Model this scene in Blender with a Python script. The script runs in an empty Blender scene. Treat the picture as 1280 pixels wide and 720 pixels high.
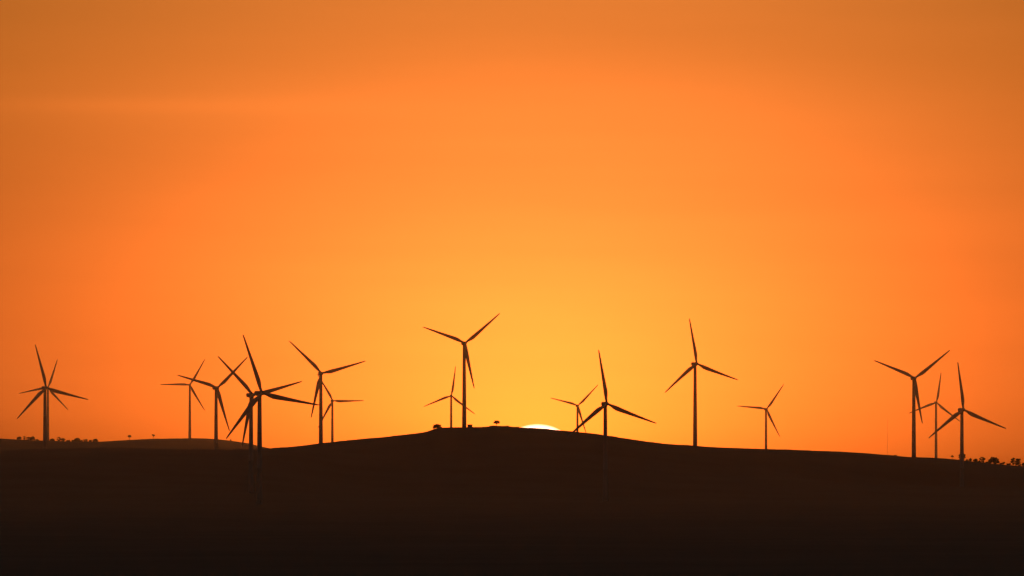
import bpy, bmesh, math, random
import numpy as np
from mathutils import Vector, Matrix

R = math.radians
sc = bpy.context.scene
col = sc.collection

# ------------------------------------------------------------------ camera
F_PX = 12200.0                      # focal length in pixels of the 1280 px wide frame (long telephoto)
EYE = 62.0                          # eye height above the datum of the terrain
HORIZON_ROW = 600.0                 # row of the photograph that is level with the eye
cam_data = bpy.data.cameras.new('camera')
cam_data.sensor_width = 36.0
cam_data.lens = 36.0 * F_PX / 1280.0
cam_data.clip_start = 1.0
cam_data.clip_end = 90000.0
cam = bpy.data.objects.new('camera', cam_data)
col.objects.link(cam)
PITCH = math.atan((HORIZON_ROW - 360.0) / F_PX)
cam.location = (0, 0, EYE)
cam.rotation_euler = (math.pi / 2 + PITCH, 0, 0)
sc.camera = cam

# ------------------------------------------------------------------ sun direction
SUN_AZ = math.atan((672.0 - 640.0) / F_PX)          # to the right of straight ahead
SUN_EL = math.atan((HORIZON_ROW - 588.6) / F_PX)    # the disc is two thirds below the ridge
SUN_RADIUS = 0.2665                                 # degrees

# ------------------------------------------------------------------ sky
world = bpy.data.worlds.new('World')
sc.world = world
world.use_nodes = True
wt = world.node_tree
wt.nodes.clear()


class N:
    """a value in a node tree, with arithmetic that adds Math nodes"""
    def __init__(self, tree, s):
        self.t, self.s = tree, s

    def op(self, o, *args, clamp=False):
        n = self.t.nodes.new('ShaderNodeMath')
        n.operation = o
        n.use_clamp = clamp
        for i, a in enumerate((self,) + args):
            if isinstance(a, N):
                self.t.links.new(a.s, n.inputs[i])
            else:
                n.inputs[i].default_value = a
        return N(self.t, n.outputs[0])

    def __add__(self, o): return self.op('ADD', o)
    def __radd__(self, o): return self.op('ADD', o)
    def __sub__(self, o): return self.op('SUBTRACT', o)
    def __rsub__(self, o): return self.op('MULTIPLY', -1.0).op('ADD', o)
    def __mul__(self, o): return self.op('MULTIPLY', o)
    def __rmul__(self, o): return self.op('MULTIPLY', o)
    def __truediv__(self, o): return self.op('DIVIDE', o)
    def exp(self): return self.op('EXPONENT')
    def sqrt(self): return self.op('SQRT')
    def max(self, o): return self.op('MAXIMUM', o)
    def min(self, o): return self.op('MINIMUM', o)


def link(a, b):
    wt.links.new(a, b)


sky = wt.nodes.new('ShaderNodeTexSky')
sky.sky_type = 'NISHITA'
sky.sun_disc = False
sky.sun_elevation = SUN_EL
sky.sun_rotation = SUN_AZ
sky.altitude = 300.0
sky.air_density = 1.0
sky.dust_density = 4.0
sky.ozone_density = 1.0
SKY_STRENGTH = 0.043

tc = wt.nodes.new('ShaderNodeTexCoord')
sep = wt.nodes.new('ShaderNodeSeparateXYZ')
link(tc.outputs['Generated'], sep.inputs[0])
dx, dy, dz = (N(wt, sep.outputs[i]) for i in range(3))
DEG = 180.0 / math.pi
el = dz.op('ARCSINE') * DEG
az = dx.op('ARCTAN2', dy) * DEG - SUN_AZ * DEG
elp = el.max(0.0)
vel = el - SUN_EL * DEG
# the dusty air round a setting sun: a narrow aureole inside a wide glow, redder towards the horizon
AUR = dict(a1=1.224, s1=0.777, p1=1.000, a2=0.281, s2=3.000, ax1=0.621, ax2=1.152, e0=0.723, es=0.582, k0=5.520, ks=4.949)
r1 = ((az * AUR['ax1']).op('POWER', 2.0) + vel.op('POWER', 2.0)).sqrt()
r2 = ((az * AUR['ax2']).op('POWER', 2.0) + vel.op('POWER', 2.0)).sqrt()
glow = ((r1 / AUR['s1']).op('POWER', AUR['p1']) * -1.0).exp() * AUR['a1'] + (r2 * (-1.0 / AUR['s2'])).exp() * AUR['a2']
ext = 1.0 - (elp * (-1.0 / AUR['es'])).exp() * AUR['e0']
glow = glow * ext
# thin layered haze and cirrus streaks, long and level
cmb = wt.nodes.new('ShaderNodeCombineXYZ')
link((az * 0.16 + 3.1).s, cmb.inputs[0])
link((el * 2.1 + az * 0.03).s, cmb.inputs[1])
noi = wt.nodes.new('ShaderNodeTexNoise')
noi.inputs['Scale'].default_value = 1.0
noi.inputs['Detail'].default_value = 3.0
noi.inputs['Roughness'].default_value = 0.5
link(cmb.outputs[0], noi.inputs['Vector'])
streak = N(wt, noi.outputs[0]) - 0.5
cir = (((el - 2.185 + az * 0.006) / 0.055).op('POWER', 2.0) * -1.0).exp() * ((((az + 2.4) / 1.3).op('POWER', 2.0) * -1.0).exp())
glow = glow * (1.0 + streak * 0.34 + cir * 0.15)
kR = 1.0 + (elp * (-1.0 / AUR['ks'])).exp() * AUR['k0']
kB = 0.072 + (1.0 - (elp * (-1.0 / 22.0)).exp()) * 1.187
# the sun's own disc
rd = (az.op('POWER', 2.0) + vel.op('POWER', 2.0)).sqrt()
disc = ((SUN_RADIUS + 0.010) - rd).op('MULTIPLY', 1.0 / 0.020, clamp=True)
comb = wt.nodes.new('ShaderNodeCombineColor')
link((glow * kR + disc * 3.6).s, comb.inputs[0])
link((glow + disc * 2.7).s, comb.inputs[1])
link((glow * kB + disc * 2.0).s, comb.inputs[2])
mul = wt.nodes.new('ShaderNodeVectorMath')
mul.operation = 'SCALE'
mul.inputs[3].default_value = SKY_STRENGTH
link(sky.outputs[0], mul.inputs[0])
addv = wt.nodes.new('ShaderNodeVectorMath')
addv.operation = 'ADD'
link(mul.outputs[0], addv.inputs[0])
link(comb.outputs[0], addv.inputs[1])
bg = wt.nodes.new('ShaderNodeBackground')
bg.inputs['Strength'].default_value = 1.0
link(addv.outputs[0], bg.inputs['Color'])
wout = wt.nodes.new('ShaderNodeOutputWorld')
link(bg.outputs[0], wout.inputs['Surface'])

# ------------------------------------------------------------------ sun lamp
sd = bpy.data.lights.new('sun', 'SUN')
sd.energy = 0.05
sd.angle = R(0.53)
sd.color = (1.0, 0.25, 0.04)
sun = bpy.data.objects.new('sun', sd)
col.objects.link(sun)
sdir = Vector((math.sin(SUN_AZ) * math.cos(SUN_EL), math.cos(SUN_AZ) * math.cos(SUN_EL), math.sin(SUN_EL)))
sun.rotation_euler = (-sdir).to_track_quat('-Z', 'Y').to_euler()
sun.location = (0, 0, 400)

vs = sc.view_settings
vs.view_transform = 'Standard'
vs.look = 'None'
vs.exposure = 0.0
vs.gamma = 1.0
vs.use_curve_mapping = False


# ------------------------------------------------------------------ helpers
def tag(o, label, cat, group=None, kind=None):
    if label: o['label'] = label
    if cat: o['category'] = cat
    if group: o['group'] = group
    if kind: o['kind'] = kind
    return o


def thing(name, label, cat, loc, rotz=0.0, group=None):
    o = bpy.data.objects.new(name, None)
    o.empty_display_size = 1.0
    col.objects.link(o)
    o.location = loc
    o.rotation_euler = (0, 0, rotz)
    return tag(o, label, cat, group)


def link_mesh(name, me, parent=None, loc=(0, 0, 0), rot=(0, 0, 0)):
    o = bpy.data.objects.new(name, me)
    col.objects.link(o)
    o.parent = parent
    o.location = loc
    o.rotation_euler = rot
    return o


def mesh_from(name, verts, faces, mat, smooth=False):
    me = bpy.data.meshes.new(name)
    me.from_pydata([tuple(v) for v in verts], [], faces)
    me.materials.append(mat)
    if smooth:
        me.polygons.foreach_set('use_smooth', [True] * len(me.polygons))
    me.update()
    return me


class MB:
    def __init__(self):
        self.v, self.f = [], []

    def ring_loft(self, rings, cap=True):
        b = len(self.v)
        n = len(rings[0])
        for r in rings:
            self.v += [tuple(p) for p in r]
        for i in range(len(rings) - 1):
            for j in range(n):
                k = (j + 1) % n
                self.f.append((b + i * n + j, b + i * n + k, b + (i + 1) * n + k, b + (i + 1) * n + j))
        if cap:
            self.f.append(tuple(b + j for j in reversed(range(n))))
            self.f.append(tuple(b + (len(rings) - 1) * n + j for j in range(n)))

    def tube(self, pts, radii, n=8, cap=True):
        pts = [Vector(p) for p in pts]
        rings = []
        for i, p in enumerate(pts):
            d = (pts[min(i + 1, len(pts) - 1)] - pts[max(i - 1, 0)]).normalized()
            a = d.orthogonal().normalized() if abs(d.z) < 0.99 else Vector((1, 0, 0))
            a = (a - d * a.dot(d)).normalized()
            c = d.cross(a)
            rings.append([p + (a * math.cos(2 * math.pi * j / n) + c * math.sin(2 * math.pi * j / n)) * radii[i] for j in range(n)])
        self.ring_loft(rings, cap)

    def box(self, c, s):
        b = len(self.v)
        for z in (-1, 1):
            for x, y in ((-1, -1), (1, -1), (1, 1), (-1, 1)):
                self.v.append((c[0] + x * s[0] / 2, c[1] + y * s[1] / 2, c[2] + z * s[2] / 2))
        self.f += [tuple(b + i for i in q) for q in ((3, 2, 1, 0), (4, 5, 6, 7), (0, 1, 5, 4), (1, 2, 6, 5), (2, 3, 7, 6), (3, 0, 4, 7))]

    def mesh(self, name, mat, smooth=False):
        return mesh_from(name, self.v, self.f, mat, smooth)


def material(name, base, rough=0.8, vary=0.0, scale=1.0, metal=0.0, bump=0.0, base2=None):
    m = bpy.data.materials.new(name)
    m.use_nodes = True
    t = m.node_tree
    p = t.nodes['Principled BSDF']
    p.inputs['Roughness'].default_value = rough
    p.inputs['Metallic'].default_value = metal
    p.inputs['Base Color'].default_value = (*base, 1)
    if vary or base2:
        c = t.nodes.new('ShaderNodeTexCoord')
        nz = t.nodes.new('ShaderNodeTexNoise')
        nz.inputs['Scale'].default_value = scale
        nz.inputs['Detail'].default_value = 6.0
        t.links.new(c.outputs['Object'], nz.inputs['Vector'])
        rp = t.nodes.new('ShaderNodeValToRGB')
        b2 = base2 or tuple(x * (1 - vary) for x in base)
        rp.color_ramp.elements[0].position = 0.35
        rp.color_ramp.elements[1].position = 0.65
        rp.color_ramp.elements[0].color = (*b2, 1)
        rp.color_ramp.elements[1].color = (*base, 1)
        t.links.new(nz.outputs[0], rp.inputs[0])
        t.links.new(rp.outputs[0], p.inputs['Base Color'])
        if bump:
            bn = t.nodes.new('ShaderNodeBump')
            bn.inputs['Strength'].default_value = bump
            t.links.new(nz.outputs[0], bn.inputs['Height'])
            t.links.new(bn.outputs[0], p.inputs['Normal'])
    return m


M_GRASS = material('dry_grass', (0.125, 0.115, 0.094), 0.95, scale=0.012, base2=(0.088, 0.080, 0.066))
M_PAINT = material('turbine_paint', (0.44, 0.44, 0.43), 0.45, vary=0.08, scale=0.35)
M_STEEL = material('galvanised_steel', (0.42, 0.42, 0.42), 0.5, vary=0.2, scale=3.0, metal=0.6)
M_DOOR = material('door_grey', (0.30, 0.31, 0.31), 0.5, vary=0.1, scale=4.0)
M_CONC = material('concrete', (0.36, 0.35, 0.32), 0.9, vary=0.25, scale=1.5)
M_KIOSK = material('kiosk_green', (0.10, 0.15, 0.10), 0.55, vary=0.15, scale=2.0)
M_BARK = material('bark', (0.16, 0.125, 0.095), 0.9, vary=0.4, scale=6.0)
M_LEAF = material('gum_leaves', (0.070, 0.085, 0.045), 0.7, scale=1.2, base2=(0.045, 0.058, 0.030))
M_SHRUB = material('shrub_leaves', (0.065, 0.072, 0.036), 0.75, scale=1.4, base2=(0.042, 0.050, 0.026))


# ------------------------------------------------------------------ terrain
def row_to_z(row, d):
    """height (relative to the eye) that a point at distance d shows at"""
    return d * (HORIZON_ROW - row) / F_PX


def col_to_x(px, d):
    return (px - 640.0) / F_PX * d


def smooth_curve(pts):
    xs = np.array([p[0] for p in pts], float)
    ys = np.array([p[1] for p in pts], float)
    h = np.diff(xs)
    dlt = np.diff(ys) / h
    m = np.zeros(len(xs))
    m[0], m[-1] = dlt[0], dlt[-1]
    for i in range(1, len(xs) - 1):           # monotone cubic (no overshoot)
        if dlt[i - 1] * dlt[i] > 0:
            w1, w2 = 2 * h[i] + h[i - 1], h[i] + 2 * h[i - 1]
            m[i] = (w1 + w2) / (w1 / dlt[i - 1] + w2 / dlt[i])

    def f(x):
        x = np.clip(np.asarray(x, float), xs[0], xs[-1])
        i = np.clip(np.searchsorted(xs, x) - 1, 0, len(xs) - 2)
        t = (x - xs[i]) / h[i]
        return ((2 * t**3 - 3 * t**2 + 1) * ys[i] + (t**3 - 2 * t**2 + t) * h[i] * m[i]
                + (-2 * t**3 + 3 * t**2) * ys[i + 1] + (t**3 - t**2) * h[i] * m[i + 1])
    return f


near_crest = smooth_curve([(-9000, 604), (-4000, 590), (-1500, 574), (-500, 568), (-150, 565), (0, 563), (60, 561), (110, 559.6), (150, 559.3),
    (200, 561.4), (260, 562), (315, 562), (333, 561.2), (345, 559.9), (360, 558.6), (400, 554.2), (440, 549.6), (480, 545.9), (500, 543.6),
    (530, 539.6), (540, 536.6), (548, 534.2), (560, 533.7), (575, 533.5), (600, 533.4), (610, 532.6), (617, 531.6), (625, 531.9), (634, 532.2),
    (640, 533), (655, 534.3), (670, 534.8), (680, 535.5), (700, 537.7), (720, 539.3), (740, 541.4), (756, 543.8), (785, 548.3), (810, 552.0),
    (840, 555.2), (868, 557), (900, 558.9), (950, 560.8), (1010, 563.1), (1060, 565.2), (1100, 568.0), (1119, 569.4), (1142, 571.4), (1170, 572.3),
    (1200, 574.5), (1212, 576), (1250, 580), (1280, 582.5), (1400, 590), (1700, 597), (2600, 602), (6000, 606), (9000, 607)])
far_crest = smooth_curve([(-9000, 600), (-5000, 575), (-2200, 556), (-900, 549), (-300, 541), (-60, 545.5), (0, 547.6), (30, 549.3), (60, 550.7), (100, 551.8), (125, 552.0),
    (160, 550.3), (190, 549.2), (237, 548.6), (262, 549.2), (290, 552.2), (310, 555.4), (325, 559), (350, 564), (416, 572), (500, 568), (564, 562),
    (650, 565), (722, 570), (860, 578), (957, 580), (1080, 577), (1170, 573.5), (1280, 586), (1500, 596), (2500, 603), (9000, 606)])
crest_dist = smooth_curve([(-9000, 9000), (200, 9020), (330, 9080), (450, 9330), (580, 9400), (1300, 9420), (9000, 9420)])
valley = smooth_curve([(-9000, -30), (-1500, -22), (-200, -3.2), (0, -1.75), (150, -3.4), (500, -8.5), (1200, -13.5), (2200, -16.5), (4000, -18.5), (5500, -19), (7080, -18.5),
    (8000, -18), (9500, -18), (11500, -20), (16000, -14), (22000, -26), (60000, -30)])


GRID = np.concatenate([np.linspace(-9000, -120, 60), np.linspace(-100, 1380, 371), np.linspace(1400, 9000, 60)])
near_fix = np.zeros(len(GRID))
far_fix = np.zeros(len(GRID))


def terrain_raw(X, Y):
    X = np.asarray(X, float)
    Y = np.asarray(Y, float)
    b = valley(Y)
    px = 640 + F_PX * X / np.maximum(Y, 2500.0)
    Yc = crest_dist(px)
    pc = 640 + F_PX * X / Yc
    hc = (HORIZON_ROW - near_crest(pc) + np.interp(pc, GRID, near_fix)) / F_PX * Yc + 18.0
    t = Y - Yc
    w = np.where(t < 0, np.exp(-(t / 650.0)**2), np.exp(-(t / 620.0)**2))
    pf = 640 + F_PX * X / 14560.0
    hf = (HORIZON_ROW - far_crest(pf) + np.interp(pf, GRID, far_fix)) / F_PX * 14560.0 + 16.0
    wf = np.exp(-((Y - 14560.0) / 1150.0)**2)
    z = b + hc * w + hf * wf
    return z


# turbines: hub column and row in the survey of the site, blade length seen, rotor phase (deg), yaw (deg)
TURB = [
    ('A', 57.9, 484.7, 55.2, 104.8, 20), ('A2', 60.1, 484.5, 36.8, 71.8, 6), ('B', 237.4, 481.0, 36.8, 59.9, 4), ('C', 272.1, 484.7, 55.2, 164.2, 22),
    ('D', 316.5, 493.7, 66.9, 134.8, 24), ('E', 327.4, 491.3, 75.9, 108.8, 23), ('F', 402.1, 466.7, 56.9, 135.7, 11), ('G', 416.1, 501.0, 38.4, 0.6, 10),
    ('H', 581.6, 428.8, 57.2, 160.2, 13), ('I', 564.2, 494.6, 36.9, 81.9, 4), ('J', 722.6, 506.9, 36.0, 165.5, 12), ('K', 758.6, 504.6, 67.2, 98.8, 16),
    ('L', 871.0, 454.7, 56.8, 99.5, 20), ('M', 958.4, 511.3, 37.7, 54.8, 12), ('N', 1143.8, 472.6, 56.8, 157.9, 13), ('O', 1170.7, 503.2, 37.4, 81.1, 8),
    ('P', 1204.4, 512.2, 59.4, 96.9, 17)]
BLADE = 44.0
HUB_H = 80.0
OVERHANG = 4.6
sites = {}
for k, hx, hy, bp, ph, yaw in TURB:
    d = F_PX * BLADE / bp
    X, Z = col_to_x(hx, d), row_to_z(hy, d)
    y = R(yaw)
    sites[k] = [X - OVERHANG * math.sin(y), d + OVERHANG * math.cos(y), Z, ph, yaw]

# level pads: the slope is eased so that it passes through each tower's foot
pads = [k for k in sites if k not in ('H', 'L', 'N', 'O')]
PX = np.array([sites[k][0] for k in pads]); PY = np.array([sites[k][1] for k in pads])
SIG = np.array([260.0 if PY[i] > 11000 else (80.0 if pads[i] == 'F' else 130.0) for i in range(len(pads))])
KM = np.exp(-((PX[:, None] - PX[None, :])**2 + ((PY[:, None] - PY[None, :]))**2) / (2 * SIG[None, :]**2))
coef = np.zeros(len(pads))


def ease_pads():
    need = np.array([sites[k][2] - HUB_H for k in pads]) - terrain_raw(PX, PY)
    return np.linalg.solve(KM + 0.01 * np.eye(len(pads)), np.clip(need, -26, 16))


def pad_term(X, Y):
    z = 0.0
    for i in range(len(pads)):
        z = z + coef[i] * np.exp(-((X - PX[i])**2 + (Y - PY[i])**2) / (2 * SIG[i]**2))
    return z


def hash_noise(X, Y, s, seed):
    x, y = np.asarray(X, float) / s, np.asarray(Y, float) / s
    xi, yi = np.floor(x), np.floor(y)
    fx, fy = x - xi, y - yi
    fx, fy = fx * fx * (3 - 2 * fx), fy * fy * (3 - 2 * fy)

    def h(a, b):
        v = np.sin(a * 127.1 + b * 311.7 + seed * 74.7) * 43758.5453
        return v - np.floor(v)
    return (h(xi, yi) * (1 - fx) + h(xi + 1, yi) * fx) * (1 - fy) + (h(xi, yi + 1) * (1 - fx) + h(xi + 1, yi + 1) * fx) * fy - 0.5


def terrain(X, Y):
    X = np.asarray(X, float)
    Y = np.asarray(Y, float)
    z = terrain_raw(X, Y)
    z = z + pad_term(X, Y)
    far = np.clip(Y / 3000.0, 0.0, 1.0)
    z = z + far * (hash_noise(X, Y, 55, 1) * 0.5 + hash_noise(X, Y, 19, 2) * 0.55 + hash_noise(X, Y, 6.5, 5) * 0.4 + hash_noise(X, Y, 320, 3) * 0.6 - 0.35)
    return z


# settle the two crest lines to their surveyed heights now that the pads have eased the slopes
g_in = (GRID > -110) & (GRID < 1390)
for _ in range(7):
    coef = ease_pads()
    for lo, hi, fix, want in ((8300, 10300, near_fix, near_crest), (13400, 15800, far_fix, far_crest)):
        yy = np.linspace(lo, hi, 160)[:, None]
        zz = terrain_raw(GRID[None, g_in] / F_PX * yy - 640 / F_PX * yy, yy) + pad_term((GRID[None, g_in] - 640) / F_PX * yy, yy)
        got = (HORIZON_ROW - F_PX * zz / yy).min(0)
        fix[g_in] += 0.7 * (want(GRID[g_in]) - got) * -1.0
coef = ease_pads()


def ground_z(X, Y):
    return float(terrain(X, Y)) + EYE


u_in = np.linspace(-0.062, 0.062, 560)
u_out = np.concatenate([np.linspace(0.0635, 0.13, 60), np.linspace(0.135, 0.34, 40)])
us = np.concatenate([-u_out[::-1], u_in, u_out])
ys = np.unique(np.concatenate([np.linspace(-1400, 0, 8), np.linspace(0, 600, 14), np.linspace(600, 6500, 50), np.linspace(6500, 8700, 60), np.linspace(8700, 9900, 100),
                               np.linspace(9900, 13500, 50), np.linspace(13500, 15600, 70), np.linspace(15600, 18000, 12)]))
UU, YY = np.meshgrid(us, ys)
XX = UU * (YY + 2200.0 * np.clip(1 - YY / 7000.0, 0, 1))
ZZ = terrain(XX, YY) + EYE
nr, nc = UU.shape
verts = np.stack([XX, YY, ZZ], -1).reshape(-1, 3)
ii = (np.arange(nr - 1)[:, None] * nc + np.arange(nc - 1)[None, :]).reshape(-1)
quads = np.stack([ii, ii + 1, ii + nc + 1, ii + nc], -1)
gm = bpy.data.meshes.new('ground')
gm.vertices.add(len(verts))
gm.vertices.foreach_set('co', verts.astype(np.float32).ravel())
gm.loops.add(quads.size)
gm.loops.foreach_set('vertex_index', quads.ravel().astype(np.int32))
gm.polygons.add(len(quads))
gm.polygons.foreach_set('loop_start', np.arange(0, quads.size, 4, dtype=np.int32))
gm.update(calc_edges=True)
gm.polygons.foreach_set('use_smooth', [True] * len(quads))
gm.materials.append(M_GRASS)
ground = link_mesh('ground', gm)
tag(ground, 'dark rolling grass hills in silhouette under the orange sky', None, kind='structure')


# ------------------------------------------------------------------ wind turbine meshes
def tower_mesh():
    b = MB()
    zs = [-1.5, 0.0, 0.02, 20, 26.0, 26.05, 26.2, 26.25, 40, 52.0, 52.05, 52.2, 52.25, 66, 77.2, 77.25, 77.6, 78.2]
    rs = []
    for z in zs:
        r = 2.15 - (2.15 - 1.42) * (max(z, 0) / 78.2)**1.05
        if z in (26.05, 26.2, 52.05, 52.2): r += 0.045
        if z in (77.25, 77.6): r += 0.10
        rs.append(r)
    n = 28
    b.ring_loft([[(r * math.cos(2 * math.pi * j / n), r * math.sin(2 * math.pi * j / n), z) for j in range(n)] for z, r in zip(zs, rs)])
    return b.mesh('tower', M_PAINT, True)


def blade_mesh():
    # station: radius, chord, thickness/chord, twist(deg), share of chord ahead of the pitch axis
    st = [(0.9, 1.95, 1.0, 0, .5), (2.4, 1.95, 1.0, 0, .5), (4.2, 2.35, .78, 12, .44), (6.5, 3.25, .50, 13, .37), (9.0, 3.75, .36, 12, .33), (12.0, 3.62, .29, 9.5, .32),
          (17.0, 3.15, .24, 6.5, .31), (23.0, 2.62, .21, 4, .30), (29.0, 2.12, .19, 2.4, .30), (35.0, 1.68, .18, 1.2, .30), (40.0, 1.28, .17, .5, .31),
          (43.0, .98, .16, 0, .33), (44.2, .66, .16, 0, .38), (44.6, .25, .2, 0, .5)]
    n = 16
    rings = []
    for r, c, th, tw, lead in st:
        ring = []
        a = R(tw + 3)
        for j in range(n):
            q = 2 * math.pi * j / n
            u = 0.5 - 0.5 * math.cos(q)                      # 0 at the leading edge, 1 at the trailing edge
            if th >= 0.99:
                px, py = 0.5 * math.cos(q), 0.5 * math.sin(q)
                px = -px
            else:
                prof = 2.2 * (0.2969 * math.sqrt(u) - 0.126 * u - 0.3516 * u * u + 0.2843 * u**3 - 0.1036 * u**4) / 0.22
                py = math.copysign(prof * th * 0.5 * 0.22 / 0.22, math.sin(q)) if 1e-6 < u < 1 - 1e-6 else 0.0
                px = u - lead
            x, y = px * c, py * c
            ring.append((x * math.cos(a) - y * math.sin(a), x * math.sin(a) + y * math.cos(a) - 0.0009 * r * r, r))
        rings.append(ring)
    b = MB()
    b.ring_loft(rings)
    return b.mesh('blade', M_PAINT, True)


def nacelle_mesh():
    # rounded-rectangle sections along y (front -y, tail +y), about the tower top
    st = [(-2.75, 1.15, 1.20, 0.0), (-2.35, 1.45, 1.50, 0.0), (-1.2, 1.62, 1.72, 0.02), (1.0, 1.70, 1.82, 0.05), (4.0, 1.70, 1.82, 0.08), (6.0, 1.62, 1.66, 0.16), (7.0, 1.45, 1.40, 0.28), (7.25, 1.2, 1.15, 0.32)]
    n = 24
    rings = []
    for y, w, h, dz in st:
        ring = []
        for j in range(n):
            q = 2 * math.pi * j / n
            cx, sx = math.cos(q), math.sin(q)
            e = 0.42
            ring.append((w * math.copysign(abs(cx)**e, cx), y, h * math.copysign(abs(sx)**e, sx) + dz))
        rings.append(list(reversed(ring)))
    b = MB()
    b.ring_loft(rings)
    # yaw ring between tower and nacelle
    b.tube([(0, 0, -2.3), (0, 0, -1.6)], [1.55, 1.55], 24)
    return b.mesh('nacelle', M_PAINT, True)


def hub_mesh():
    b = MB()
    n = 20
    rings = []
    for y, r in [(-2.05, .05), (-2.0, .35), (-1.8, .72), (-1.4, 1.12), (-.8, 1.45), (0, 1.58), (.9, 1.56), (1.35, 1.45), (1.75, 1.10)]:
        rings.append([(r * math.cos(-2 * math.pi * j / n), y, r * math.sin(-2 * math.pi * j / n)) for j in range(n)])
    b.ring_loft([list(reversed(r)) for r in rings])
    return b.mesh('hub', M_PAINT, True)


def door_mesh():
    b = MB()
    b.box((0, 0, 1.15), (0.95, 0.10, 2.15))
    b.box((0.33, -0.08, 1.1), (0.05, 0.06, 0.30))
    return b.mesh('door', M_DOOR)


def steps_mesh():
    b = MB()
    for i in range(5):
        b.box((0, -0.25 - 0.28 * i, 1.02 - 0.2 * i), (1.2, 0.27, 0.05))
    for s in (-.62, .62):
        b.tube([(s, -1.5, 0.1), (s, -0.2, 1.05)], [.04, .04], 6)
        b.tube([(s, -1.5, 1.05), (s, -0.2, 2.05)], [.025, .025], 6)
        b.tube([(s, -1.5, 0.1), (s, -1.5, 1.05)], [.025, .025], 6)
    return b.mesh('steps', M_STEEL)


def vane_mesh():
    b = MB()
    for s in (-.5, .5):
        b.tube([(s, 0, 0), (s, 0, 1.5)], [.04, .03], 6)
        b.box((s, 0, 1.55), (.30, .30, .10))
    b.tube([(-.5, 0, 1.1), (.5, 0, 1.1)], [.025, .025], 6)
    return b.mesh('weather_mast', M_STEEL)


def foundation_mesh():
    b = MB()
    b.tube([(0, 0, -2.5), (0, 0, 0.16), (0, 0, 0.24)], [3.4, 3.4, 3.3], 28)
    return b.mesh('foundation', M_CONC)


TME = dict(tower=tower_mesh(), blade=blade_mesh(), nacelle=nacelle_mesh(), hub=hub_mesh(), door=door_mesh(), steps=steps_mesh(), vane=vane_mesh(), foundation=foundation_mesh())
TILT = R(4.0)

LABEL = {
    'A': 'larger front turbine of the overlapping pair at the far left of the hills',
    'A2': 'smaller distant turbine almost hidden behind the leftmost large turbine',
    'B': 'small distant turbine on the rounded far left hill, one blade pointing level left',
    'C': 'mid-sized turbine left of the crossed pair, blades up left, up right and down',
    'D': 'left turbine of the crossed pair, its rotor overlapped by the biggest turbine',
    'E': 'biggest and nearest turbine, its long blade reaching right to the next tower',
    'F': 'large turbine right of the crossed pair with a smaller turbine just behind it',
    'G': 'small distant turbine with a level right blade, behind the large tower on rising slope',
    'H': 'large turbine standing highest on the hilltop with a kiosk at its foot',
    'I': 'small distant turbine just left of the hilltop turbine, one blade straight up',
    'J': 'small distant turbine just right of the sun, its foot hidden by the ridge',
    'K': 'large turbine right of the sun with one blade up and a low left blade',
    'L': 'large lone turbine on the right slope with one blade nearly straight up',
    'M': 'small lone distant turbine right of centre with a level left blade',
    'N': 'large left turbine of the right-hand trio with blades spread in a Y',
    'O': 'small distant middle turbine of the right-hand trio',
    'P': 'large right turbine of the right-hand trio, standing beside the bushes',
}
turbine_xy = {}
for k, hx, hy, bp, ph, yaw in TURB:
    X, Y, Zh, _, _ = sites[k]
    gz = ground_z(X, Y)
    hub_z = Zh + EYE
    H = hub_z - gz
    turbine_xy[k] = (X, Y, H)
    t = thing('wind_turbine', LABEL[k], 'wind turbine', (X, Y, gz), R(yaw), 'wind turbines across the hills')
    s = H / HUB_H
    tw = link_mesh('tower', TME['tower'], t)
    tw.scale = (1, 1, s)
    link_mesh('foundation', TME['foundation'], t)
    link_mesh('door', TME['door'], tw, (0.0, -2.15, 0.9), (0, 0, 0)).scale = (1, 1, 1 / s)
    link_mesh('steps', TME['steps'], tw, (0.0, -2.1, 0.0)).scale = (1, 1, 1 / s)
    hub_loc = Vector((0, -OVERHANG, H))
    na = link_mesh('nacelle', TME['nacelle'], t, (0, 0, H - 0.28), (-TILT * 0, 0, 0))
    link_mesh('weather_mast', TME['vane'], na, (0, 5.6, 1.75))
    link_mesh('hub', TME['hub'], t, hub_loc, (TILT * -1, 0, 0))
    for q in range(3):
        beta = math.pi / 2 - R(ph + 120 * q)
        bl = link_mesh('blade', TME['blade'], t, hub_loc)
        bl.matrix_local = Matrix.Translation(hub_loc) @ Matrix.Rotation(-TILT, 4, 'X') @ Matrix.Rotation(beta, 4, 'Y')


# ------------------------------------------------------------------ trees and shrubs
def ellipsoid_pts(rng, n, c, r):
    out = []
    while len(out) < n:
        p = Vector((rng.uniform(-1, 1), rng.uniform(-1, 1), rng.uniform(-1, 1)))
        l = p.length
        if l > 1 or rng.random() > 0.35 + 0.65 * l:
            continue
        out.append(Vector((c[0] + p.x * r[0], c[1] + p.y * r[1], c[2] + p.z * r[2])))
    return out


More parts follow.
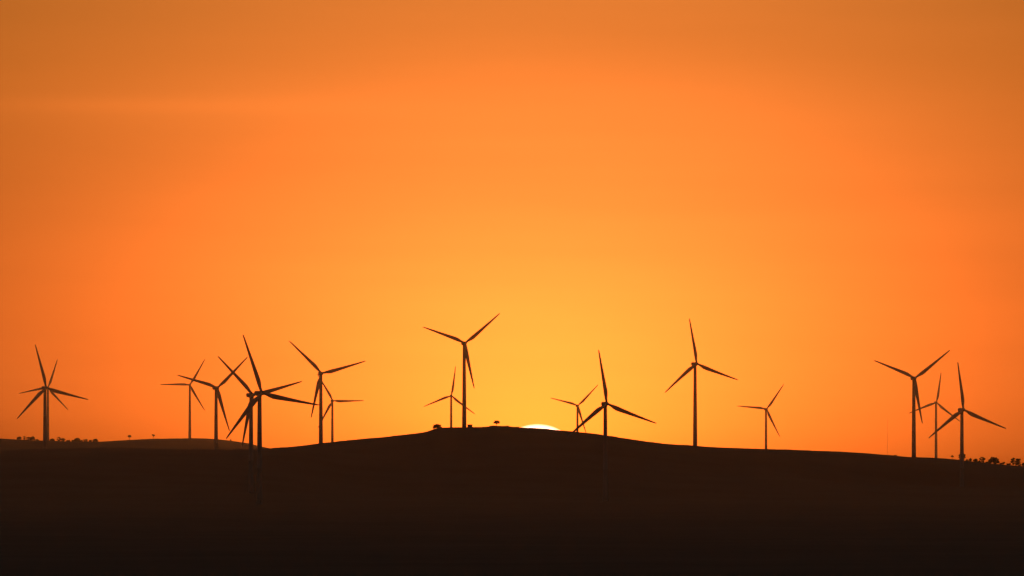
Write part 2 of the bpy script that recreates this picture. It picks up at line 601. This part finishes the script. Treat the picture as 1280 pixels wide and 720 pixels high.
def plant(name, label, cat, group, px, d, w, h, style, seed, lean=0.0):
    """w, h in metres; style: 'dome', 'open', 'umbrella', 'lolly', 'shrub'"""
    rng = random.Random(seed)
    X = col_to_x(px, d)
    z = ground_z(X, d)
    t = thing(name, label, cat, (X, d, z), rng.uniform(0, 6.28), group)
    inv = Matrix.Rotation(-t.rotation_euler.z, 3, 'Z')
    clumps = []
    def ring(n, r0, r1, z0, z1, cw, ch, arch=0.0):
        for i in range(n):
            a = 2.4 * i + rng.uniform(-.45, .45)
            q = r0 + (r1 - r0) * math.sqrt((i + rng.uniform(.2, .8)) / n)
            zz = rng.uniform(z0, z1) - arch * (q / max(r1, .01))**2
            k = rng.uniform(.7, 1.25)
            clumps.append((Vector((q * w * math.cos(a), q * w * math.sin(a), h * max(zz, ch * .9))), (w * cw * k, w * cw * k, h * ch * k)))
    if style == 'dome':
        ring(10, .02, .34, .72, .80, .16, .15, .30)
        ring(12, .24, .40, .14, .42, .13, .16)
        stem = .18
    elif style == 'umbrella':
        ring(12, .05, .36, .66, .84, .14, .14, .12)
        ring(6, .22, .38, .45, .60, .12, .12)
        stem = .34
    elif style == 'open':
        ring(6, .05, .36, .62, .88, .13, .11)
        ring(6, .18, .40, .30, .58, .12, .12)
        ring(3, .05, .35, .10, .22, .13, .12)
        stem = .20
    elif style == 'lolly':
        ring(9, .0, .30, .62, .84, .21, .15)
        stem = .46
    else:
        ring(9, .05, .38, .18, .66, .17, .22, .2)
        stem = .08
    sh = Vector((lean * h, 0, 0))
    clumps = [(inv @ (c + sh * (c.z / h)), r) for c, r in clumps]
    tr = MB()
    shx = inv @ sh
    tr_r = max(0.13, 0.036 * h)
    fork = shx * stem * .7 + Vector((0, 0, h * stem))
    tr.tube([(0, 0, -0.6), (0, 0, 0.0), tuple(fork * .5 + Vector((.04 * w * rng.uniform(-1, 1), 0, 0))), tuple(fork)], [tr_r * 1.5, tr_r * 1.25, tr_r, tr_r * .85], 8)
    for c, r in clumps:
        mid = fork.lerp(c, .5) + Vector((rng.uniform(-.04, .04) * w, rng.uniform(-.04, .04) * w, -.03 * h))
        tr.tube([tuple(fork * .92), tuple(mid), tuple(c)], [tr_r * .6, tr_r * .4, tr_r * .15], 6)
    link_mesh('trunk', tr.mesh('trunk', M_BARK, True), t)
    cv, cf = [], []
    dens = {'open': 55, 'shrub': 60, 'dome': 70, 'umbrella': 70, 'lolly': 80}[style]
    ls = 0.055 * w + 0.12
    for c, r in clumps:
        for p in ellipsoid_pts(rng, dens, c, r):
            if p.z < 0.12: p.z = 0.12
            a = Vector((rng.gauss(0, 1), rng.gauss(0, 1), rng.gauss(0, .8))).normalized()
            b_ = a.orthogonal().normalized()
            b_ = Matrix.Rotation(rng.uniform(0, 6.28), 3, a) @ b_
            s1 = ls * rng.uniform(.6, 1.2)
            i0 = len(cv)
            cv += [p - a * s1, p + b_ * s1 * .45, p + a * s1, p - b_ * s1 * .45]
            cf.append((i0, i0 + 1, i0 + 2, i0 + 3))
    link_mesh('crown', mesh_from('crown', cv, cf, M_SHRUB if style == 'shrub' else M_LEAF), t)
    return t


FARM = 14560.0 / F_PX            # metres for one picture pixel on the far hill
NRM = 9400.0 / F_PX              # the same on the near crest
far_shrubs = [(23.9, 4.6, 4.0, 'dome', 'leftmost small round bush on the far left skyline'),
    (30.6, 2.6, 4.6, 'open', 'thin sparse sapling between the first two bushes at far left'),
    (35.2, 4.4, 4.0, 'open', 'ragged bush just left of the taller bush beside the leftmost towers'),
    (40.6, 5.2, 5.4, 'dome', 'tallest dense bush left of the leftmost turbine towers'),
    (46.4, 3.2, 2.8, 'shrub', 'lowest bush just left of the leftmost turbine towers'),
    (65.3, 5.0, 3.4, 'dome', 'first round bush right of the leftmost turbine towers'),
    (73.6, 4.4, 5.2, 'open', 'tall airy bush second right of the leftmost towers'),
    (78.6, 5.0, 4.0, 'open', 'sloping loose bush touching the tall airy one right of the leftmost towers'),
    (85.2, 4.4, 2.8, 'shrub', 'low dark bush in the gap of the far left hedge row'),
    (91.8, 4.4, 3.0, 'shrub', 'low bush at the left edge of the widest bush on the far left skyline'),
    (96.4, 6.6, 5.0, 'dome', 'widest dark bush of the row on the far left skyline'),
    (101.0, 4.2, 3.4, 'shrub', 'low bush at the right edge of the widest bush on the far left skyline'),
    (107.2, 4.8, 3.2, 'open', 'third bush from the right end of the far left row'),
    (113.2, 3.4, 3.0, 'shrub', 'second bush from the right end of the far left row'),
    (119.2, 5.0, 4.2, 'dome', 'pointed bush ending the far left row on its right')]
for i, (px, w, h, st, lb) in enumerate(far_shrubs):
    plant('bush', lb, 'bush', 'bushes along the far left skyline', px, 14540.0, w * FARM * 1.4, h * FARM * 1.1, st, 100 + i)
plant('gum_tree', 'left of two lone round trees on the far left skyline', 'tree', 'lone trees on the far left hill', 161.8, 14550.0, 5.4 * FARM, 6.6 * FARM, 'lolly', 140)
plant('gum_tree', 'right of two lone round trees on the far left skyline', 'tree', 'lone trees on the far left hill', 191.6, 14550.0, 4.4 * FARM, 6.8 * FARM, 'lolly', 141)
plant('sapling', 'tiny sapling on the falling shoulder of the far left hill', 'tree', None, 288.6, 14550.0, 2.2 * FARM, 2.6 * FARM, 'open', 142)
plant('shrub', 'left of two low shrubs where the near slope begins to rise', 'shrub', 'low shrubs at the foot of the rising slope', 344.6, 9150.0, 4.0 * NRM, 2.2 * NRM, 'shrub', 143)
plant('shrub', 'right of two low shrubs where the near slope begins to rise', 'shrub', 'low shrubs at the foot of the rising slope', 350.6, 9160.0, 3.6 * NRM, 2.0 * NRM, 'shrub', 144)
plant('spreading_tree', 'broad domed tree on the left shoulder of the hilltop', 'tree', None, 546.6, 9385.0, 13.0 * NRM, 6.6 * NRM, 'dome', 150)
plant('spreading_tree', 'small flat-crowned tree on the hilltop left of the sun', 'tree', None, 620.6, 9400.0, 8.8 * NRM, 7.8 * NRM, 'umbrella', 151, lean=0.10)
plant('shrub', 'low shrub on the ridge between the flat-crowned tree and the sun', 'shrub', None, 634.0, 9400.0, 4.0 * NRM, 1.6 * NRM, 'shrub', 152)
plant('shrub', 'low shrub on the ridge touching the left tip of the sun', 'shrub', None, 646.5, 9400.0, 6.0 * NRM, 1.5 * NRM, 'shrub', 153)
plant('shrub', 'small lone shrub on the right slope, left of the turbine trio', 'shrub', None, 1119.0, 9415.0, 4.4 * NRM, 1.8 * NRM, 'shrub', 154)
right_plants = [(1190.0, 3.6, 4.8, 'lolly', 'small round tree left of the trio\'s right-hand tower'),
    (1202.4, 9.4, 8.6, 'open', 'tree standing behind the foot of the trio\'s right-hand tower'),
    (1208.8, 4.0, 2.4, 'shrub', 'lowest scrub just right of the foot of the trio\'s right-hand tower'),
    (1223.6, 4.6, 2.8, 'shrub', 'low scrub between the second bush and the airy open tree at right'),
    (1233.4, 4.8, 3.2, 'shrub', 'low scrub between the airy open tree and the big dome tree'),
    (1274.6, 4.6, 3.4, 'shrub', 'low scrub right of the ragged airy tree at the right edge'),
    (1213.0, 3.6, 4.6, 'dome', 'first small bush right of the trio\'s right-hand tower'),
    (1219.4, 5.4, 4.6, 'dome', 'second bush right of the trio\'s right-hand tower'),
    (1227.6, 7.4, 7.4, 'open', 'airy open tree between the low bushes and the big dome tree at right'),
    (1242.2, 13.2, 9.2, 'dome', 'largest dome-shaped tree near the right edge'),
    (1252.6, 7.4, 4.6, 'shrub', 'low bush at the right foot of the largest dome tree'),
    (1260.6, 6.2, 3.8, 'shrub', 'low bush left of the airy tree at the right edge'),
    (1269.4, 12.4, 10.4, 'open', 'ragged airy tree next to the right edge of the view'),
    (1279.8, 5.0, 5.0, 'dome', 'bush cut by the right edge of the view')]
for i, (px, w, h, st, lb) in enumerate(right_plants):
    nm = 'tree' if h > 7 else 'bush'
    plant('gum_tree' if nm == 'tree' else 'bush', lb, nm, 'trees and bushes at the right end of the ridge', px, 9420.0, w * NRM * 1.15, h * NRM * 1.05, st, 170 + i)

# ------------------------------------------------------------------ transformer kiosk at the hilltop turbine
kd = 9392.0
kx = col_to_x(587.4, kd)
kz = ground_z(kx, kd)
ki = thing('transformer_kiosk', 'small box kiosk right of the hilltop turbine\'s tower', 'kiosk', (kx, kd, kz + 0.15))
b = MB(); b.box((0, 0, -0.15), (5.1, 3.2, 0.9)); link_mesh('plinth', b.mesh('plinth', M_CONC), ki)
b = MB(); b.box((0, 0, 1.45), (4.8, 2.8, 2.3)); link_mesh('body', b.mesh('body', M_KIOSK), ki)
b = MB()
b.ring_loft([[(-2.6, y, 2.602), (2.6, y, 2.602), (2.6, y, 2.72), (0, y, 2.98), (-2.6, y, 2.72)] for y in (1.6, -1.6)])
link_mesh('roof', b.mesh('roof', M_KIOSK), ki)
for s in (-1, 1):
    b = MB(); b.box((0, 0, 0), (1.5, 0.06, 1.9)); dr = link_mesh('door', b.mesh('door', M_KIOSK), ki, (s * 0.85, -1.432, 1.35))
    b = MB(); b.box((0, 0, 0), (0.06, 0.06, 0.22)); link_mesh('handle', b.mesh('handle', M_STEEL), dr, (-s * 0.6, -0.062, 0))

# ------------------------------------------------------------------ measuring mast, far off behind the right slope
md = 14300.0
mx = col_to_x(1109.4, md)
mz = ground_z(mx, md)
top = row_to_z(523.5, md) + EYE
mh = top - mz
ma = thing('measuring_mast', 'hair-thin measuring mast rising behind the right slope', 'mast', (mx, md, mz))
b = MB(); b.tube([(0, 0, -1), (0, 0, mh * .5), (0, 0, mh)], [.13, .12, .07], 8); link_mesh('pole', b.mesh('pole', M_STEEL), ma)
for q in (.55, .78, .97):
    b = MB(); b.tube([(-1.6, 0, mh * q), (1.6, 0, mh * q)], [.03, .03], 6)
    for s in (-1.6, 1.6):
        b.tube([(s, 0, mh * q), (s, 0, mh * q + .6)], [.03, .03], 6)
        b.box((s, 0, mh * q + .65), (.25, .25, .1))
    link_mesh('boom', b.mesh('boom', M_STEEL), ma)
for i in range(3):
    a = 2 * math.pi * i / 3 + .4
    b = MB()
    gx, gy = 22 * math.cos(a), 22 * math.sin(a)
    gg = ground_z(mx + gx, md + gy) - mz
    for q in (.45, .9):
        b.tube([(0, 0, mh * q), (gx, gy, gg - .2)], [.008, .008], 4)
    link_mesh('guy_wire', b.mesh('guy_wire', M_STEEL), ma)

# ------------------------------------------------------------------ haze: the thin evening air
xmin, xmax = float(XX.min()), float(XX.max())
zlow = float(ZZ.min()) - 4.0
ztop = EYE + 190.0
hb = MB()
hb.box((0, 8300, (zlow + ztop) / 2), (xmax - xmin + 200, 19600, ztop - zlow))
hm = bpy.data.materials.new('haze_air')
hm.use_nodes = True
ht = hm.node_tree
ht.nodes.clear()
ho = ht.nodes.new('ShaderNodeOutputMaterial')
pv = ht.nodes.new('ShaderNodeVolumePrincipled')
pv.inputs['Color'].default_value = (0.92, 0.90, 0.88, 1)
pv.inputs['Density'].default_value = 1.8e-5
pv.inputs['Anisotropy'].default_value = 0.91
ht.links.new(pv.outputs[0], ho.inputs['Volume'])
haze = link_mesh('haze', hb.mesh('haze', hm))
tag(haze, 'thin warm evening haze lying over the hills', None, kind='stuff')
